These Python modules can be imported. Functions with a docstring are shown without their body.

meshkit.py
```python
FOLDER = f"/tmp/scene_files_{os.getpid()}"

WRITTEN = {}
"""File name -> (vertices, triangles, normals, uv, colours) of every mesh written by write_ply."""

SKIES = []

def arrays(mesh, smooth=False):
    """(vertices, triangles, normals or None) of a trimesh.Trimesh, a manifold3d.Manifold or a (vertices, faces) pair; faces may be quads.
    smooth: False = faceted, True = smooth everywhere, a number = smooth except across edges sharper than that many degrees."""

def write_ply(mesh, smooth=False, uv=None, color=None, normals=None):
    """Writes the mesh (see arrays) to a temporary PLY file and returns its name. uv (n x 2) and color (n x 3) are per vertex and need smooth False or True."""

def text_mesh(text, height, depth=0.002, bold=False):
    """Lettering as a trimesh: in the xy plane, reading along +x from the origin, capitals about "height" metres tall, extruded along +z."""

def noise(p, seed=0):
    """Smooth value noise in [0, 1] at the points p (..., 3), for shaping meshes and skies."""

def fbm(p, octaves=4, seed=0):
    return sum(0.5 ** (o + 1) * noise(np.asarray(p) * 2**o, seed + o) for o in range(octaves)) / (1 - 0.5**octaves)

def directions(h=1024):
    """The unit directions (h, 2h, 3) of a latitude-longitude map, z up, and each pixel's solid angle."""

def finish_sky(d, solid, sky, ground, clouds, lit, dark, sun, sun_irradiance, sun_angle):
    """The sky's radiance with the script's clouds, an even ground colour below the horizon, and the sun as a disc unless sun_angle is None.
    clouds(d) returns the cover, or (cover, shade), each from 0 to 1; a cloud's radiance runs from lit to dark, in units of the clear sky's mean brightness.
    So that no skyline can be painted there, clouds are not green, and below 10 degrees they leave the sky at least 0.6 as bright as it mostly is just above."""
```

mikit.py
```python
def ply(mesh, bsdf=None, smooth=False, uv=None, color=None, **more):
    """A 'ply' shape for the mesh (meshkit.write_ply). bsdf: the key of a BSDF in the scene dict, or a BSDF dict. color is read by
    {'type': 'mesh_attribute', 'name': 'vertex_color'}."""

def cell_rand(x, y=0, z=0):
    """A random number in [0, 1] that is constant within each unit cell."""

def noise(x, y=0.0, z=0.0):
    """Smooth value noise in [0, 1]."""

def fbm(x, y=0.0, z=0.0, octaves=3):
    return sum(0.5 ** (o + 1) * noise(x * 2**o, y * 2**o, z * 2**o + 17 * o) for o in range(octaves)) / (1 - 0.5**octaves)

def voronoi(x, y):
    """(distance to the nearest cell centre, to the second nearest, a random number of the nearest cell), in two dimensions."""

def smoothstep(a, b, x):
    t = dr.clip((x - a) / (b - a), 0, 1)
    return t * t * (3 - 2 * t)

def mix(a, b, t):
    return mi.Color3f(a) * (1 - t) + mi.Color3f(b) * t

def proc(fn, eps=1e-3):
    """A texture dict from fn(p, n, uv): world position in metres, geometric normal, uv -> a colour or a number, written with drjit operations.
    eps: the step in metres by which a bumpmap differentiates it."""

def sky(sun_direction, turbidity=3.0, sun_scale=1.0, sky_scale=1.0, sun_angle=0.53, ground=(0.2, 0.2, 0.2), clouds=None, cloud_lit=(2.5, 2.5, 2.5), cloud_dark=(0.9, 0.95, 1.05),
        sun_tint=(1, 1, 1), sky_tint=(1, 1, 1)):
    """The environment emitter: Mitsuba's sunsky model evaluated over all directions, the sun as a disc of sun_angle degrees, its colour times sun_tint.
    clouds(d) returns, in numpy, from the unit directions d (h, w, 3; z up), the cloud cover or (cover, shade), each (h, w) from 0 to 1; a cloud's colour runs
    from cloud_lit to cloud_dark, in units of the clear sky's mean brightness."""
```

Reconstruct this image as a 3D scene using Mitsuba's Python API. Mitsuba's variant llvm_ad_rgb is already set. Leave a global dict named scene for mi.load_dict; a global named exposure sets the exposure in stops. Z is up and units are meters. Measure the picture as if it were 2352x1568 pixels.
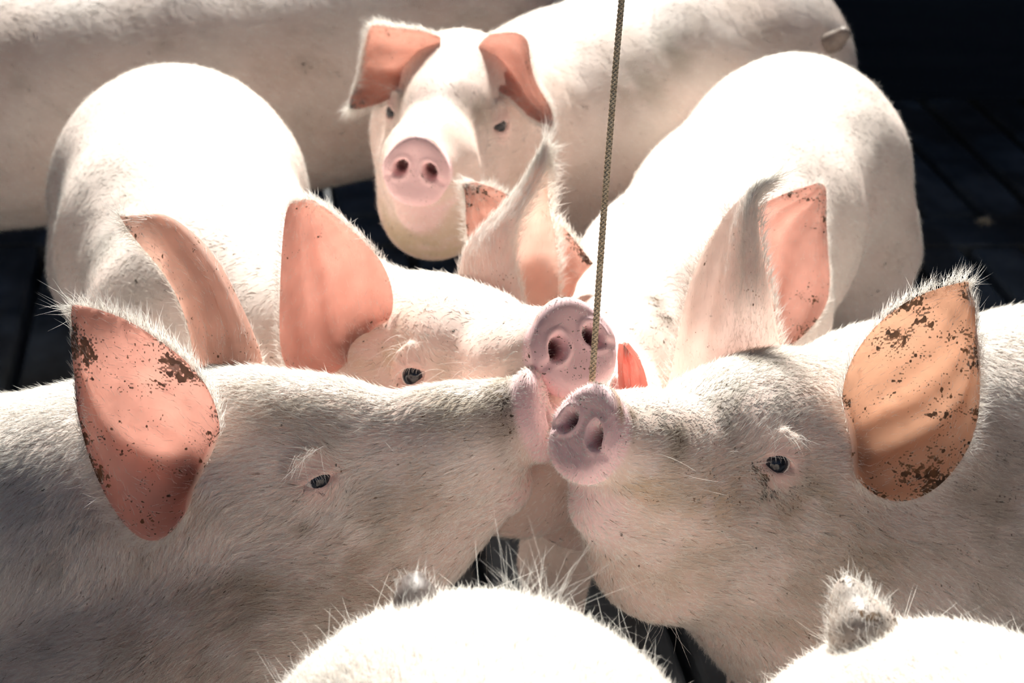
import math, numpy as np, trimesh, mitsuba as mi, drjit as dr, mikit, meshkit
from mikit import proc, noise, fbm, smoothstep, mix
from scipy.spatial.transform import Rotation as R
from scipy.interpolate import RectBivariateSpline
T = mi.ScalarTransform4f
scene, labels = {}, {}
f32 = np.float32

# ------------------------------------------------------------------ camera, sky, exposure
PITCH, EYE, FPX = math.radians(24), np.array([0, 0, 1.45]), 4717.0
FW = np.array([0, math.cos(PITCH), -math.sin(PITCH)])
UP = np.array([0, math.sin(PITCH), math.cos(PITCH)])
RT = np.array([1.0, 0, 0])
scene['camera'] = {'type': 'thinlens', 'fov': math.degrees(2 * math.atan(1176 / FPX)), 'fov_axis': 'x', 'aperture_radius': 0.0035,
                   'focus_distance': 1.72, 'near_clip': 0.05, 'far_clip': 100.0,
                   'to_world': T().look_at(origin=EYE.tolist(), target=(EYE + FW).tolist(), up=[0, 0, 1])}
SUN_EL, SUN_AZ = math.radians(43), math.radians(2)     # azimuth from +y towards +x
SUN = [math.cos(SUN_EL) * math.sin(SUN_AZ), math.cos(SUN_EL) * math.cos(SUN_AZ), math.sin(SUN_EL)]
scene['sky'] = mikit.sky(SUN, turbidity=4.0, sun_scale=4.7, sky_scale=1.0, sun_angle=7.0, ground=(0.10, 0.10, 0.10), sky_tint=(.88, 0.97, 1.10), sun_tint=(.84, 1.0, 1.26))
exposure = 0.92


def at(px, py, d):
    """The point that stands at this pixel of the photograph, d metres along the camera's axis (a survey of the photograph)."""
    return EYE + d * (FW + RT * (px - 1176) / FPX - UP * (py - 784) / FPX)


def pixel(p):
    q = np.asarray(p) - EYE
    d = q @ FW
    return 1176 + FPX * (q @ RT) / d, 784 - FPX * (q @ UP) / d, d


# ------------------------------------------------------------------ materials
def rgb(*c):
    return {'type': 'rgb', 'value': list(c)}


VC = {'type': 'mesh_attribute', 'name': 'vertex_color'}


def speck(p, n, uv):          # crumbs of dried mud: uv.x = how much of it sticks here
    a = fbm(p.x * 75, p.y * 75, p.z * 75, 2)
    b = noise(p.x * 640, p.y * 640, p.z * 520)                # fine crumbs, about 1.5 mm
    c = fbm(p.x * 250 + 9, p.y * 250, p.z * 170, 2)            # flakes, about 4 mm
    m = uv.x
    fine = smoothstep(0.0, 0.10, b + 0.5 * (a - 0.5) - (0.985 - 0.70 * m))
    flake = smoothstep(0.0, 0.07, c + 0.55 * (a - 0.5) - (0.935 - 0.55 * m))
    return dr.maximum(fine * 0.75, flake * 0.92) * smoothstep(0.0, 0.03, m)


def mud_tone(p, n, uv):
    return mix((.035, .026, .020), (.15, .085, .045), smoothstep(.3, .7, fbm(p.x * 90, p.y * 90, p.z * 90, 2)))


SPECK = proc(speck)
scene['skin_clean'] = {'type': 'twosided', 'b': {'type': 'principled', 'base_color': VC, 'roughness': 0.5, 'specular': 0.35, 'flatness': 0.5}}
scene['mud'] = {'type': 'twosided', 'b': {'type': 'diffuse', 'reflectance': proc(mud_tone)}}
scene['skin'] = {'type': 'blendbsdf', 'weight': SPECK, 'a': {'type': 'ref', 'id': 'skin_clean'}, 'b': {'type': 'ref', 'id': 'mud'}}
scene['ear_clean'] = {'type': 'principledthin', 'base_color': VC, 'roughness': 0.5, 'diff_trans': 1.25, 'eta': 1.4}
scene['ear_mud'] = {'type': 'principledthin', 'base_color': proc(mud_tone), 'roughness': 0.7, 'diff_trans': 0.2, 'eta': 1.3}
scene['ear_skin'] = {'type': 'blendbsdf', 'weight': SPECK, 'a': {'type': 'ref', 'id': 'ear_clean'}, 'b': {'type': 'ref', 'id': 'ear_mud'}}
scene['hair'] = {'type': 'principledthin', 'base_color': VC, 'roughness': 0.45, 'diff_trans': 0.7, 'eta': 1.5}
scene['eye_gloss'] = {'type': 'twosided', 'b': {'type': 'principled', 'base_color': VC, 'roughness': 0.08, 'specular': 0.4}}
scene['hoof_horn'] = {'type': 'twosided', 'b': {'type': 'principled', 'base_color': rgb(.12, .09, .07), 'roughness': 0.5}}


def concrete(p, n, uv):
    g = fbm(p.x * 18, p.y * 18, p.z * 18, 4)
    s = smoothstep(0.45, 0.7, fbm(p.x * 5 + 3, p.y * 5, p.z * 5, 3))
    dung = smoothstep(0.42, 0.62, fbm(p.x * 9 + 31, p.y * 4, p.z * 9, 3))
    c = mix((.110, .140, .165), (.060, .078, .095), s) * (0.65 + 0.7 * g)
    return mix(c, (.050, .046, .040), dung * 0.6)


scene['slat_concrete'] = {'type': 'twosided', 'b': {'type': 'principled', 'base_color': proc(concrete), 'roughness': 0.65, 'specular': 0.2}}


def boards(p, n, uv):
    g = fbm(p.x * 3, p.y * 3, p.z * 30, 3)
    return mix((.030, .043, .060), (.045, .062, .082), g)


scene['wall_board'] = {'type': 'twosided', 'b': {'type': 'diffuse', 'reflectance': proc(boards)}}
scene['shade_roof_sheet'] = {'type': 'twosided', 'b': {'type': 'diffuse', 'reflectance': rgb(.25, .24, .23)}}


def rope_col(p, n, uv):
    g = fbm(p.x * 300, p.y * 300, p.z * 120, 2)
    return mix((.64, .49, .30), (.95, .81, .57), g)


scene['rope_fibre'] = {'type': 'twosided', 'b': {'type': 'diffuse', 'reflectance': proc(rope_col)}}
scene['straw'] = {'type': 'twosided', 'b': {'type': 'diffuse', 'reflectance': rgb(.75, .68, .52)}}


# ------------------------------------------------------------------ scene bookkeeping
def key_for(name):
    k, n = name, 0
    while k in scene:
        n += 1
        k = f'{name}_{n:03d}'
    return k


def add(name, mesh, bsdf, smooth=False, uv=None, color=None, to_world=None, kind=None, label=None):
    k = key_for(name)
    d = mesh if isinstance(mesh, dict) else mikit.ply(mesh, bsdf, smooth=smooth, uv=uv, color=color)
    if to_world is not None:
        d = {**d, 'to_world': to_world}
    scene[k] = d
    e = {}
    if kind:
        e['kind'] = kind
    if label:
        e['label'] = label
    if e:
        labels[k] = e
    return k


def box(x0, x1, y0, y1, z0, z1, ch=0.0):
    if ch <= 0:
        m = trimesh.creation.box((x1 - x0, y1 - y0, z1 - z0))
        m.apply_translation(((x0 + x1) / 2, (y0 + y1) / 2, (z0 + z1) / 2))
        return m
    pts = []
    for sx, sy, sz in np.ndindex(2, 2, 2):
        c = np.array([[x0, x1][sx], [y0, y1][sy], [z0, z1][sz]])
        for k in range(3):
            o = np.array([(1, -1)[sx], (1, -1)[sy], (1, -1)[sz]]) * ch
            o[k] = 0
            pts.append(c + o)
    return trimesh.convex.convex_hull(np.array(pts))


# ------------------------------------------------------------------ the barn
# slatted concrete floor over a slurry pit; front open above a low added wall, unseen roof and wall heights shaped to steer the sun
SLAT_DIR = math.radians(7.2)
beams = [(-1.2, -1.05), (0.35, 0.5), (2.02, 2.17), (3.72, 3.87), (5.4, 5.55)]
fl = [box(-2.6, 3.0, a, b, -0.12, 0.0, .004) for a, b in beams]
add('floor', trimesh.util.concatenate(fl), 'slat_concrete')
labels['floor'] = {'kind': 'structure', 'label': 'dark slatted concrete pen floor under the pigs'}
rs = np.random.default_rng(5)
for (a0, a1), (b0, b1) in zip(beams[:-1], beams[1:]):
    L = b0 - a1
    base = mikit.ply(box(-0.0485, 0.0485, -L / 2 / math.cos(SLAT_DIR) + .012, L / 2 / math.cos(SLAT_DIR) - .012, -0.10, 0.0, .006), 'slat_concrete')
    for i in range(44):
        x = -2.42 + i * 0.119
        if x > 2.8:
            break
        add('floor__slat', base, None, to_world=T().translate([x, (a1 + b0) / 2, rs.uniform(-.002, .001)]).rotate([0, 0, 1], math.degrees(SLAT_DIR)))
add('floor__pit', box(-2.7, 3.1, -1.3, 5.6, -0.9, -0.6), 'slat_concrete')
labels['floor__pit'] = {'label': 'bottom of the pit under the slats'}
def planks(name, x0, x1, y0, y1, z1, n, axis):
    add(name, box(x0, x1, y0, y1, 0, z1), 'wall_board')
    labels[name] = {'kind': 'structure'}
planks('wall_back', -2.75, 3.15, 4.66, 4.8, 2.1, 0, 'x')
planks('wall_left', -2.9, -2.75, -1.5, 4.8, 3.3, 0, 'y')  # unseen side walls, run up to the roof to hold back light
planks('wall_right', 3.15, 3.3, -1.5, 4.8, 3.3, 0, 'y')
planks('added_front_wall', -2.75, 3.15, -.75, -.65, 1.05, 0, 'x')  # unseen wall added behind the camera to block low light
add('shade_roof', box(-3.2, 3.6, -1.5, 3.7, 3.3, 3.4), 'shade_roof_sheet')  # unseen roof, its extent shaped to admit sun and darken the far floor
labels['shade_roof'] = {'kind': 'structure'}


# ------------------------------------------------------------------ signed distance shapes
def rc(X, Y, Z, a, b, ra, rb):
    ux, uy, uz = (float(v) for v in b - a)
    x, y, z = X - f32(a[0]), Y - f32(a[1]), Z - f32(a[2])
    t = (x * f32(ux) + y * f32(uy) + z * f32(uz)) * f32(1 / max(ux * ux + uy * uy + uz * uz, 1e-12))
    np.clip(t, f32(0), f32(1), out=t)
    x -= t * f32(ux); y -= t * f32(uy); z -= t * f32(uz)
    x *= x; y *= y; z *= z
    x += y; x += z
    np.sqrt(x, out=x)
    x -= f32(ra)
    if rb != ra:
        x -= t * f32(rb - ra)
    return x


def ell(X, Y, Z, c, Rm, r):
    x, y, z = X - f32(c[0]), Y - f32(c[1]), Z - f32(c[2])
    k0 = k1 = 0
    for i in range(3):
        m = (x * f32(Rm[0, i]) + y * f32(Rm[1, i]) + z * f32(Rm[2, i])) * f32(1 / r[i])
        k0 = k0 + m * m
        m = m * f32(1 / r[i])
        k1 = k1 + m * m
    k0, k1 = np.sqrt(k0), np.sqrt(k1)
    return k0 * (k0 - 1) / np.maximum(k1, f32(1e-6))


def smin(a, b, k):
    h = np.maximum(f32(k) - np.abs(a - b), f32(0))
    return np.minimum(a, b) - h * h * f32(0.25 / k)


def smax(a, b, k):
    return -smin(-a, -b, k)


class Field:
    """A list of (operation, primitive, blend) evaluated in order."""
    def __init__(self, wob=0.0, seed=0):
        self.ops, self.wob, self.seed = [], wob, seed

    def cone(self, a, b, ra, rb=None, k=0.04, op='+'):
        self.ops.append((op, 'c', (np.asarray(a, f32), np.asarray(b, f32), ra, ra if rb is None else rb), k))

    def ell(self, c, Rm, r, k=0.04, op='+'):
        self.ops.append((op, 'e', (c, Rm, r), k))

    def chain(self, pts, k=0.05, op='+', k0=None):
        for i, (p, q) in enumerate(zip(pts[:-1], pts[1:])):
            self.cone(p[:3], q[:3], p[3], q[3], k0 if (k0 and i == 0) else k, op)

    def __call__(self, p):
        p = np.asarray(p, f32)
        d = None
        X, Y, Z = (np.ascontiguousarray(p[:, i]) for i in range(3))
        for op, kind, a, k in self.ops:
            s = rc(X, Y, Z, *a) if kind == 'c' else ell(X, Y, Z, *a)
            if d is None:
                d = s
            elif op == '+':
                d = smin(d, s, k)
            elif op == '-':
                d = smax(d, -s, k)
            elif op == '*':
                d = smax(d, s, k)
        return d

    def grad(self, p):
        e = f32(6e-4)
        ks = np.array([[1, -1, -1], [-1, -1, 1], [-1, 1, -1], [1, 1, 1]], f32)
        g = sum(k[None] * self(p + k * e)[:, None] for k in ks) / (4 * e)
        return g


def surface_net(fn, lo, hi, h):
    n = np.ceil((np.asarray(hi) - lo) / h).astype(int) + 1
    ax = [lo[i] + h * np.arange(n[i]) for i in range(3)]
    G = np.stack(np.meshgrid(*ax, indexing='ij'), -1).reshape(-1, 3).astype(f32)
    v = fn(G).reshape(n)
    s = v < 0
    acc = np.zeros((*(n - 1), 3)); cnt = np.zeros(n - 1)
    I = np.stack(np.meshgrid(*[np.arange(m) for m in n], indexing='ij'), -1).astype(float)
    quads = []
    for a in range(3):
        s0 = [slice(None)] * 3; s1 = [slice(None)] * 3
        s0[a] = slice(0, -1); s1[a] = slice(1, None)
        v0, v1 = v[tuple(s0)], v[tuple(s1)]
        cr = (v0 < 0) != (v1 < 0)
        idx = np.argwhere(cr)
        t = (v0[cr] / (v0[cr] - v1[cr]))
        pos = idx.astype(float); pos[:, a] += t
        b, c = (a + 1) % 3, (a + 2) % 3
        ok = np.ones(len(idx), bool)
        for o in (b, c):
            ok &= (idx[:, o] > 0) & (idx[:, o] < n[o] - 1)
        corners = []
        for db, dc in ((-1, -1), (0, -1), (0, 0), (-1, 0)):
            q = idx.copy(); q[:, b] += db; q[:, c] += dc
            good = np.all((q >= 0) & (q < n - 1), 1)
            np.add.at(acc, tuple(q[good].T), pos[good]); np.add.at(cnt, tuple(q[good].T), 1)
            corners.append(q)
        fl = (v0[cr] < 0)[ok]
        Q = np.stack(corners, 1)[ok]
        Q = np.where(fl[:, None, None], Q, Q[:, ::-1])
        quads.append(Q)
    cell = -np.ones(n - 1, int)
    used = cnt > 0
    cell[used] = np.arange(used.sum())
    V = acc[used] / cnt[used][:, None] * h + lo
    Q = np.vstack(quads)
    F = cell[Q[..., 0], Q[..., 1], Q[..., 2]]
    F = np.vstack([F[:, [0, 1, 2]], F[:, [0, 2, 3]]])
    return V.astype(f32), F


def project(fn, V, n=2):
    for _ in range(n):
        d = fn(V); g = fn.grad(V)
        g2 = np.maximum((g * g).sum(1), 0.15)
        step = -(d / g2)[:, None] * g
        l = np.linalg.norm(step, axis=1, keepdims=True)
        V = V + step * np.minimum(1, 0.01 / np.maximum(l, 1e-9))
    return V


def split_long(V, F, target):
    """One pass of crack-free edge splitting: edges longer than target(midpoint) are halved."""
    e = np.sort(np.vstack([F[:, [0, 1]], F[:, [1, 2]], F[:, [2, 0]]]), 1)
    key, inv = np.unique(e[:, 0].astype(np.int64) * (1 << 31) + e[:, 1], return_inverse=True)
    ue = np.stack([key >> 31, key & ((1 << 31) - 1)], 1)
    mid = (V[ue[:, 0]] + V[ue[:, 1]]) / 2
    L = np.linalg.norm(V[ue[:, 0]] - V[ue[:, 1]], axis=1)
    mark = L > target(mid)
    if not mark.any():
        return V, F, False
    new = -np.ones(len(ue), int)
    new[mark] = len(V) + np.arange(mark.sum())
    m = new[inv].reshape(3, -1).T          # per face: midpoint of edges 01, 12, 20
    V2 = np.vstack([V, mid[mark]])
    out = []
    code = (m[:, 0] >= 0) * 1 + (m[:, 1] >= 0) * 2 + (m[:, 2] >= 0) * 4
    out.append(F[code == 0])
    for r in range(3):
        i, j, k = r, (r + 1) % 3, (r + 2) % 3
        s = code == (1 << r)
        f, mm = F[s], m[s][:, r]
        out += [np.stack([f[:, i], mm, f[:, k]], 1), np.stack([mm, f[:, j], f[:, k]], 1)]
        s = code == ((1 << r) | (1 << j))
        f, ma, mb = F[s], m[s][:, r], m[s][:, j]
        out += [np.stack([ma, f[:, j], mb], 1), np.stack([f[:, i], ma, mb], 1), np.stack([f[:, i], mb, f[:, k]], 1)]
    s = code == 7
    f, mm = F[s], m[s]
    out += [np.stack([f[:, 0], mm[:, 0], mm[:, 2]], 1), np.stack([mm[:, 0], f[:, 1], mm[:, 1]], 1), np.stack([mm[:, 2], mm[:, 1], f[:, 2]], 1), mm]
    return V2, np.vstack(out), True


def relax(V, F, lam=0.5):
    acc = np.zeros_like(V); cnt = np.zeros(len(V))
    for a, b in ((0, 1), (1, 2), (2, 0)):
        np.add.at(acc, F[:, a], V[F[:, b]]); np.add.at(acc, F[:, b], V[F[:, a]])
        np.add.at(cnt, F[:, a], 1); np.add.at(cnt, F[:, b], 1)
    return V + lam * (acc / np.maximum(cnt, 1)[:, None] - V)


def unit(v):
    return v / np.maximum(np.linalg.norm(v, axis=-1, keepdims=True), 1e-9)


# ------------------------------------------------------------------ hair
def hair_mesh(P, N, D, length, radius, bend, rng, segs=1):
    """Tapered three-sided bristles from the points P along D, bending towards bend."""
    n = len(P)
    side = unit(np.cross(D, N) + 1e-4)
    up = unit(np.cross(side, D))
    ang = rng.uniform(0, 2 * np.pi, n)[:, None]
    rings, cols = [], []
    for j in range(segs):
        t = j / segs
        c = P + D * (length * t)[:, None] + bend * (length * t * t)[:, None]
        r = (radius * (1 - 0.55 * t))[:, None]
        for k in range(3):
            a = ang + k * 2 * np.pi / 3
            rings.append(c + r * (np.cos(a) * side + np.sin(a) * up))
            cols.append(unit(np.cos(a) * side + np.sin(a) * up + 0.9 * N))
    rings.append(P + D * length[:, None] + bend * length[:, None])
    cols.append(unit(N + 0.5 * up))
    m = 3 * segs + 1
    V = np.stack(rings, 1).reshape(-1, 3)
    NN = np.stack(cols, 1).reshape(-1, 3)
    f = []
    for j in range(segs - 1):
        for k in range(3):
            a, b = 3 * j + k, 3 * j + (k + 1) % 3
            f += [[a, b, b + 3], [a, b + 3, a + 3]]
    for k in range(3):
        f.append([3 * (segs - 1) + k, 3 * (segs - 1) + (k + 1) % 3, 3 * segs])
    F = (np.arange(n)[:, None, None] * m + np.array(f)[None]).reshape(-1, 3)
    return V, F, NN, m


def add_hair(name, parts, label=None):
    """parts: (V, F, N, m, colours per hair)"""
    V, F, N, C, o = [], [], [], [], 0
    for v, f, n, m, col in parts:
        V.append(v); F.append(f + o); N.append(n); C.append(np.repeat(col, m, 0)); o += len(v)
    V, F, N, C = np.vstack(V), np.vstack(F), np.vstack(N), np.vstack(C)
    path = meshkit.write_ply((V, F), False, None, C, normals=N)
    d = {'type': 'ply', 'filename': path, 'face_normals': False, 'bsdf': {'type': 'ref', 'id': 'hair'}}
    return add(name, d, None, kind='stuff', label=label)


def sample_faces(V, F, w, n, rng):
    a, b, c = V[F[:, 0]], V[F[:, 1]], V[F[:, 2]]
    ar = np.linalg.norm(np.cross(b - a, c - a), axis=1) / 2 * w
    i = rng.choice(len(F), n, p=ar / ar.sum())
    u, v = rng.random((2, n)); s = u + v > 1
    u[s], v[s] = 1 - u[s], 1 - v[s]
    return i, np.stack([1 - u - v, u, v], 1)


# ------------------------------------------------------------------ the pig
FUR_WHITE = np.array([.93, .91, .87])
SKIN_PINK = np.array([.78, .615, .55])
SKIN_BODY = np.array([.82, .705, .645])
SNOUT_PINK = np.array([.92, .64, .655])
TAN = np.array([.53, .42, .32])
GREY = np.array([.34, .31, .28])
CONTACT = []


class Pig:
    def __init__(self, name, pose, trunk, seed, dirt=0.3, tan=0.3, wobble=.005, hair=1.0, legs=True, tail=None, jaw=0.0, mouth=False, throat=None, soil_shade=(), soil_shade_px=(), step=None, disc_yaw=0.0, eye_open=.0085):
        self.soil_shade_px = soil_shade_px
        self.soil_shade = soil_shade
        self.name, self.rng = name, np.random.default_rng(seed)
        self.Rm = R.from_rotvec(pose[:3]).as_matrix()
        self.t, self.s = np.array(pose[3:6]), pose[6]
        self.trunk = [np.array(q, float) for q in trunk]
        self.dirt, self.tan, self.hair, self.seed = dirt, tan, hair, seed
        self.tail = tail
        F = self.F = Field(wobble, seed)
        P, s = self.P, self.s
        H = lambda a, b, ra, rb=None, k=.04, op='+': F.cone(P(a), P(b), ra * s, None if rb is None else rb * s, k * s, op)
        EL = lambda c, r, k=.04, op='+', rot=None: F.ell(P(c), self.Rm if rot is None else self.Rm @ rot, np.array(r) * s, k * s, op)
        # skull, forehead, nose
        H((.09, 0, -.082), (-.01, 0, -.092), .046, .072)
        H((.10, 0, -.082), (.20, 0, -.072), .058, .046, .05)
        H((.20, 0, -.072), (.272, 0, -.048), .046, .0360, .04)
        EL((.045, 0, -.046), (.07, .042, .034), .05)                      # forehead
        for y in (-1, 1):
            EL((.080, y * .031, -.055), (.036, .018, .019), .025)             # brow
            EL((.11, y * .031, -.112), (.05, .022, .032), .04)             # cheek bone
            H((.09, y * .036, -.145), (-.03, y * .045, -.155), .044, .066, .05)   # jowl
            H((.205, y * .030, -.075), (.264, y * .020, -.056), .021, .0180, .03)  # side of the muzzle
            H((.248, y * .021, -.088), (.16, y * .040, -.116), .021, .028, .025)   # upper lip
        # lower jaw and throat
        H((.243, 0, -.119), (.14, 0, -.166), .032, .060, .014)
        H((.14, 0, -.166), (-.02, 0, -.185), .060, .085, .06)
        # trunk
        tk = self.trunk
        neck = P((-.03, 0, -.115))
        F.chain([(*neck, .098 * s), *tk], k=.03, k0=.07)
        if throat:
            F.chain([(*P((.10, 0, -.165)), .05 * s), *throat], k=.03, k0=.06)
        for (i, spread, zz, rr) in ((1, .045, -.03, .70), (len(tk) - 1, .05, -.03, .72)):
            d = unit(tk[i][:3] - tk[i - 1][:3]); lat = unit(np.cross([0, 0, 1], d))
            for sgn in (-1, 1):
                F.cone(tk[i][:3] + lat * sgn * spread + [0, 0, zz], tk[i][:3] + lat * sgn * (spread + .01) - [0, 0, .12], rr * tk[i][3], rr * tk[i][3] * .8, .06)
        self.hooves = []
        if legs:
            for i, fore in ((1, True), (len(tk) - 1, False)):
                d = unit((tk[i][:3] - tk[i - 1][:3]) * [1, 1, 0]); lat = np.array([-d[1], d[0], 0])
                c = tk[i][:3]
                for sgn in (-1, 1):
                    top = c + lat * sgn * .095 + [0, 0, -.13]
                    if fore:
                        knee = np.array([*(top + d * .01)[:2], .205]); ank = np.array([*(top + d * .0)[:2], .075])
                        if step and step[0] == sgn:
                            top = top + np.array([*step[1], 0]) * .5; knee = knee + np.array([*step[1], 0]); ank = ank + np.array([*step[1], 0])
                        F.cone(top, knee, .068, .040, .05); F.cone(knee, ank, .037, .030, .03)
                        toe = ank + np.array([*(-d * .03)[:2], -.04])
                    else:
                        top = top + d * .02
                        hock = np.array([*(top + d * .085)[:2], .22]); ank = np.array([*(top + d * .06)[:2], .075])
                        F.cone(top, hock, .085, .040, .06); F.cone(hock, ank, .037, .030, .03)
                        toe = ank + np.array([*(-d * .03)[:2], -.04])
                    F.cone(ank, toe, .030, .030, .02)
                    self.hooves.append((toe, -d))
        # snout disc: shield shaped, flared, slightly hollow
        tw = R.from_euler('z', disc_yaw, degrees=True).as_matrix()
        nx = tw @ unit(np.array([.97, 0, .24])); nz = tw @ unit(np.array([-.24, 0, .97])); ny = tw @ np.array([0, 1.0, 0])
        rot = np.stack([nx, ny, nz], 1)
        self.nx, self.ny, self.nz = nx, ny, nz
        dc = np.array([.291, 0, -.043])
        EL(dc - nz * .004, (.0120, .0405, .0345), .013, '+', rot)
        EL(dc + nz * .018, (.0105, .0240, .0235), .014, '+', rot)
        EL(dc - nz * .029 - nx * .004, (.013, .025, .014), .02, '+', rot)
        EL(dc + nx * .0165 - nz * .002, (.009, .030, .030), .012, '-', rot)
        for y in (-1, 1):
            if mouth:
                pts = [(.272, y * .028, -.098), (.225, y * .052, -.1075), (.17, y * .072, -.118), (.13, y * .088, -.112)]
                for a, b in zip(pts[:-1], pts[1:]):
                    H(a, b, .0036, None, .012, '-')
            # eye: socket, lids
            ec = np.array([.082, y * .0560, -.072])
            out = unit(np.array([.46, y * .86, .16]))
            ts = np.linspace(.06, -.05, 111)
            ray = np.array([P(ec + out * t) for t in ts])
            hit = np.argmax(F(ray) < 0)
            ec = ec + out * (ts[hit] - .0105); fwd = unit(np.array([.93, -y * .26, -.22])); upv = unit(np.cross(fwd, out) * y * 1.0)
            if upv[2] < 0:
                upv = -upv
            fwd = unit(np.cross(out, upv)); fwd *= np.sign(fwd[0])
            fwd, upv = unit(fwd * .93 + upv * .37), unit(upv * .93 - fwd * .37)
            Er = np.stack([fwd, out, upv], 1)
            EL(ec - out * .006, (.022, .019, .018), .02, '+', Er)
            EL(ec + out * .014, (.0185, .016, eye_open), .005, '-', Er)
            for a0, a1, hz, rr in ((-.019, .019, eye_open + .0026, .0030), (-.019, .019, -eye_open - .0020, .0028), (-.023, .024, .0195, .0030), (-.024, .026, .0265, .0032), (-.022, .024, -.0225, .0022)):
                xs = np.linspace(a0, a1, 5)
                pp = [ec + fwd * x + upv * (hz * (1 - (x / (a1 * 1.25)) ** 2)) + out * (.0140 - abs(hz) * .24 - 13 * x * x) for x in xs]
                for a, b in zip(pp[:-1], pp[1:]):
                    H(a, b, rr, None, .0075)
            setattr(self, 'eyeL' if y > 0 else 'eyeR', (ec + out * .0035, Er))
        # tail stump or curl
        if tail is not None:
            F.chain(tail, k=.02, k0=.05)
        self.press = []
        self.soil_shade = list(self.soil_shade)
        for px, py, rad, col, st, cr in soil_shade_px:      # stains, and brown or grey patches painted in for shade
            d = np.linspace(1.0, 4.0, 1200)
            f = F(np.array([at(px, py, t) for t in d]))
            self.soil_shade.append((self.local(at(px, py, d[int(np.argmax(f < 0))])[None])[0], np.full(3, rad), col, st, cr))

    def P(self, a):
        return self.t + self.Rm @ (np.asarray(a, float) * self.s)

    def local(self, X):
        return (X - self.t) @ self.Rm / self.s

    def depth(self, a):
        return float((self.P(a) - EYE) @ FW)

    def build(self, label, fine=1.0):
        name = self.name
        tk = np.array([q[:3] for q in self.trunk]); rr = max(q[3] for q in self.trunk)
        hd = np.array([self.P((.32, 0, -.04)), self.P((0, 0, -.1)), self.P((.1, 0, -.25))])
        lo = np.minimum(tk.min(0) - rr - .07, hd.min(0) - .12); hi = np.maximum(tk.max(0) + rr + .07, hd.max(0) + .12)
        lo[2] = .0 if self.hooves else lo[2]
        fn = self.F
        if self.press:
            base, others = self.F, self.press

            class Pressed(Field):
                def __call__(s_, p):
                    d = base(p)
                    for o in others:
                        d = smax(d, .003 - o(p), .02)
                    return d
            fn = Pressed()
        V, F = surface_net(fn, lo, hi, 0.0125)
        V = project(fn, V, 2)
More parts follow.
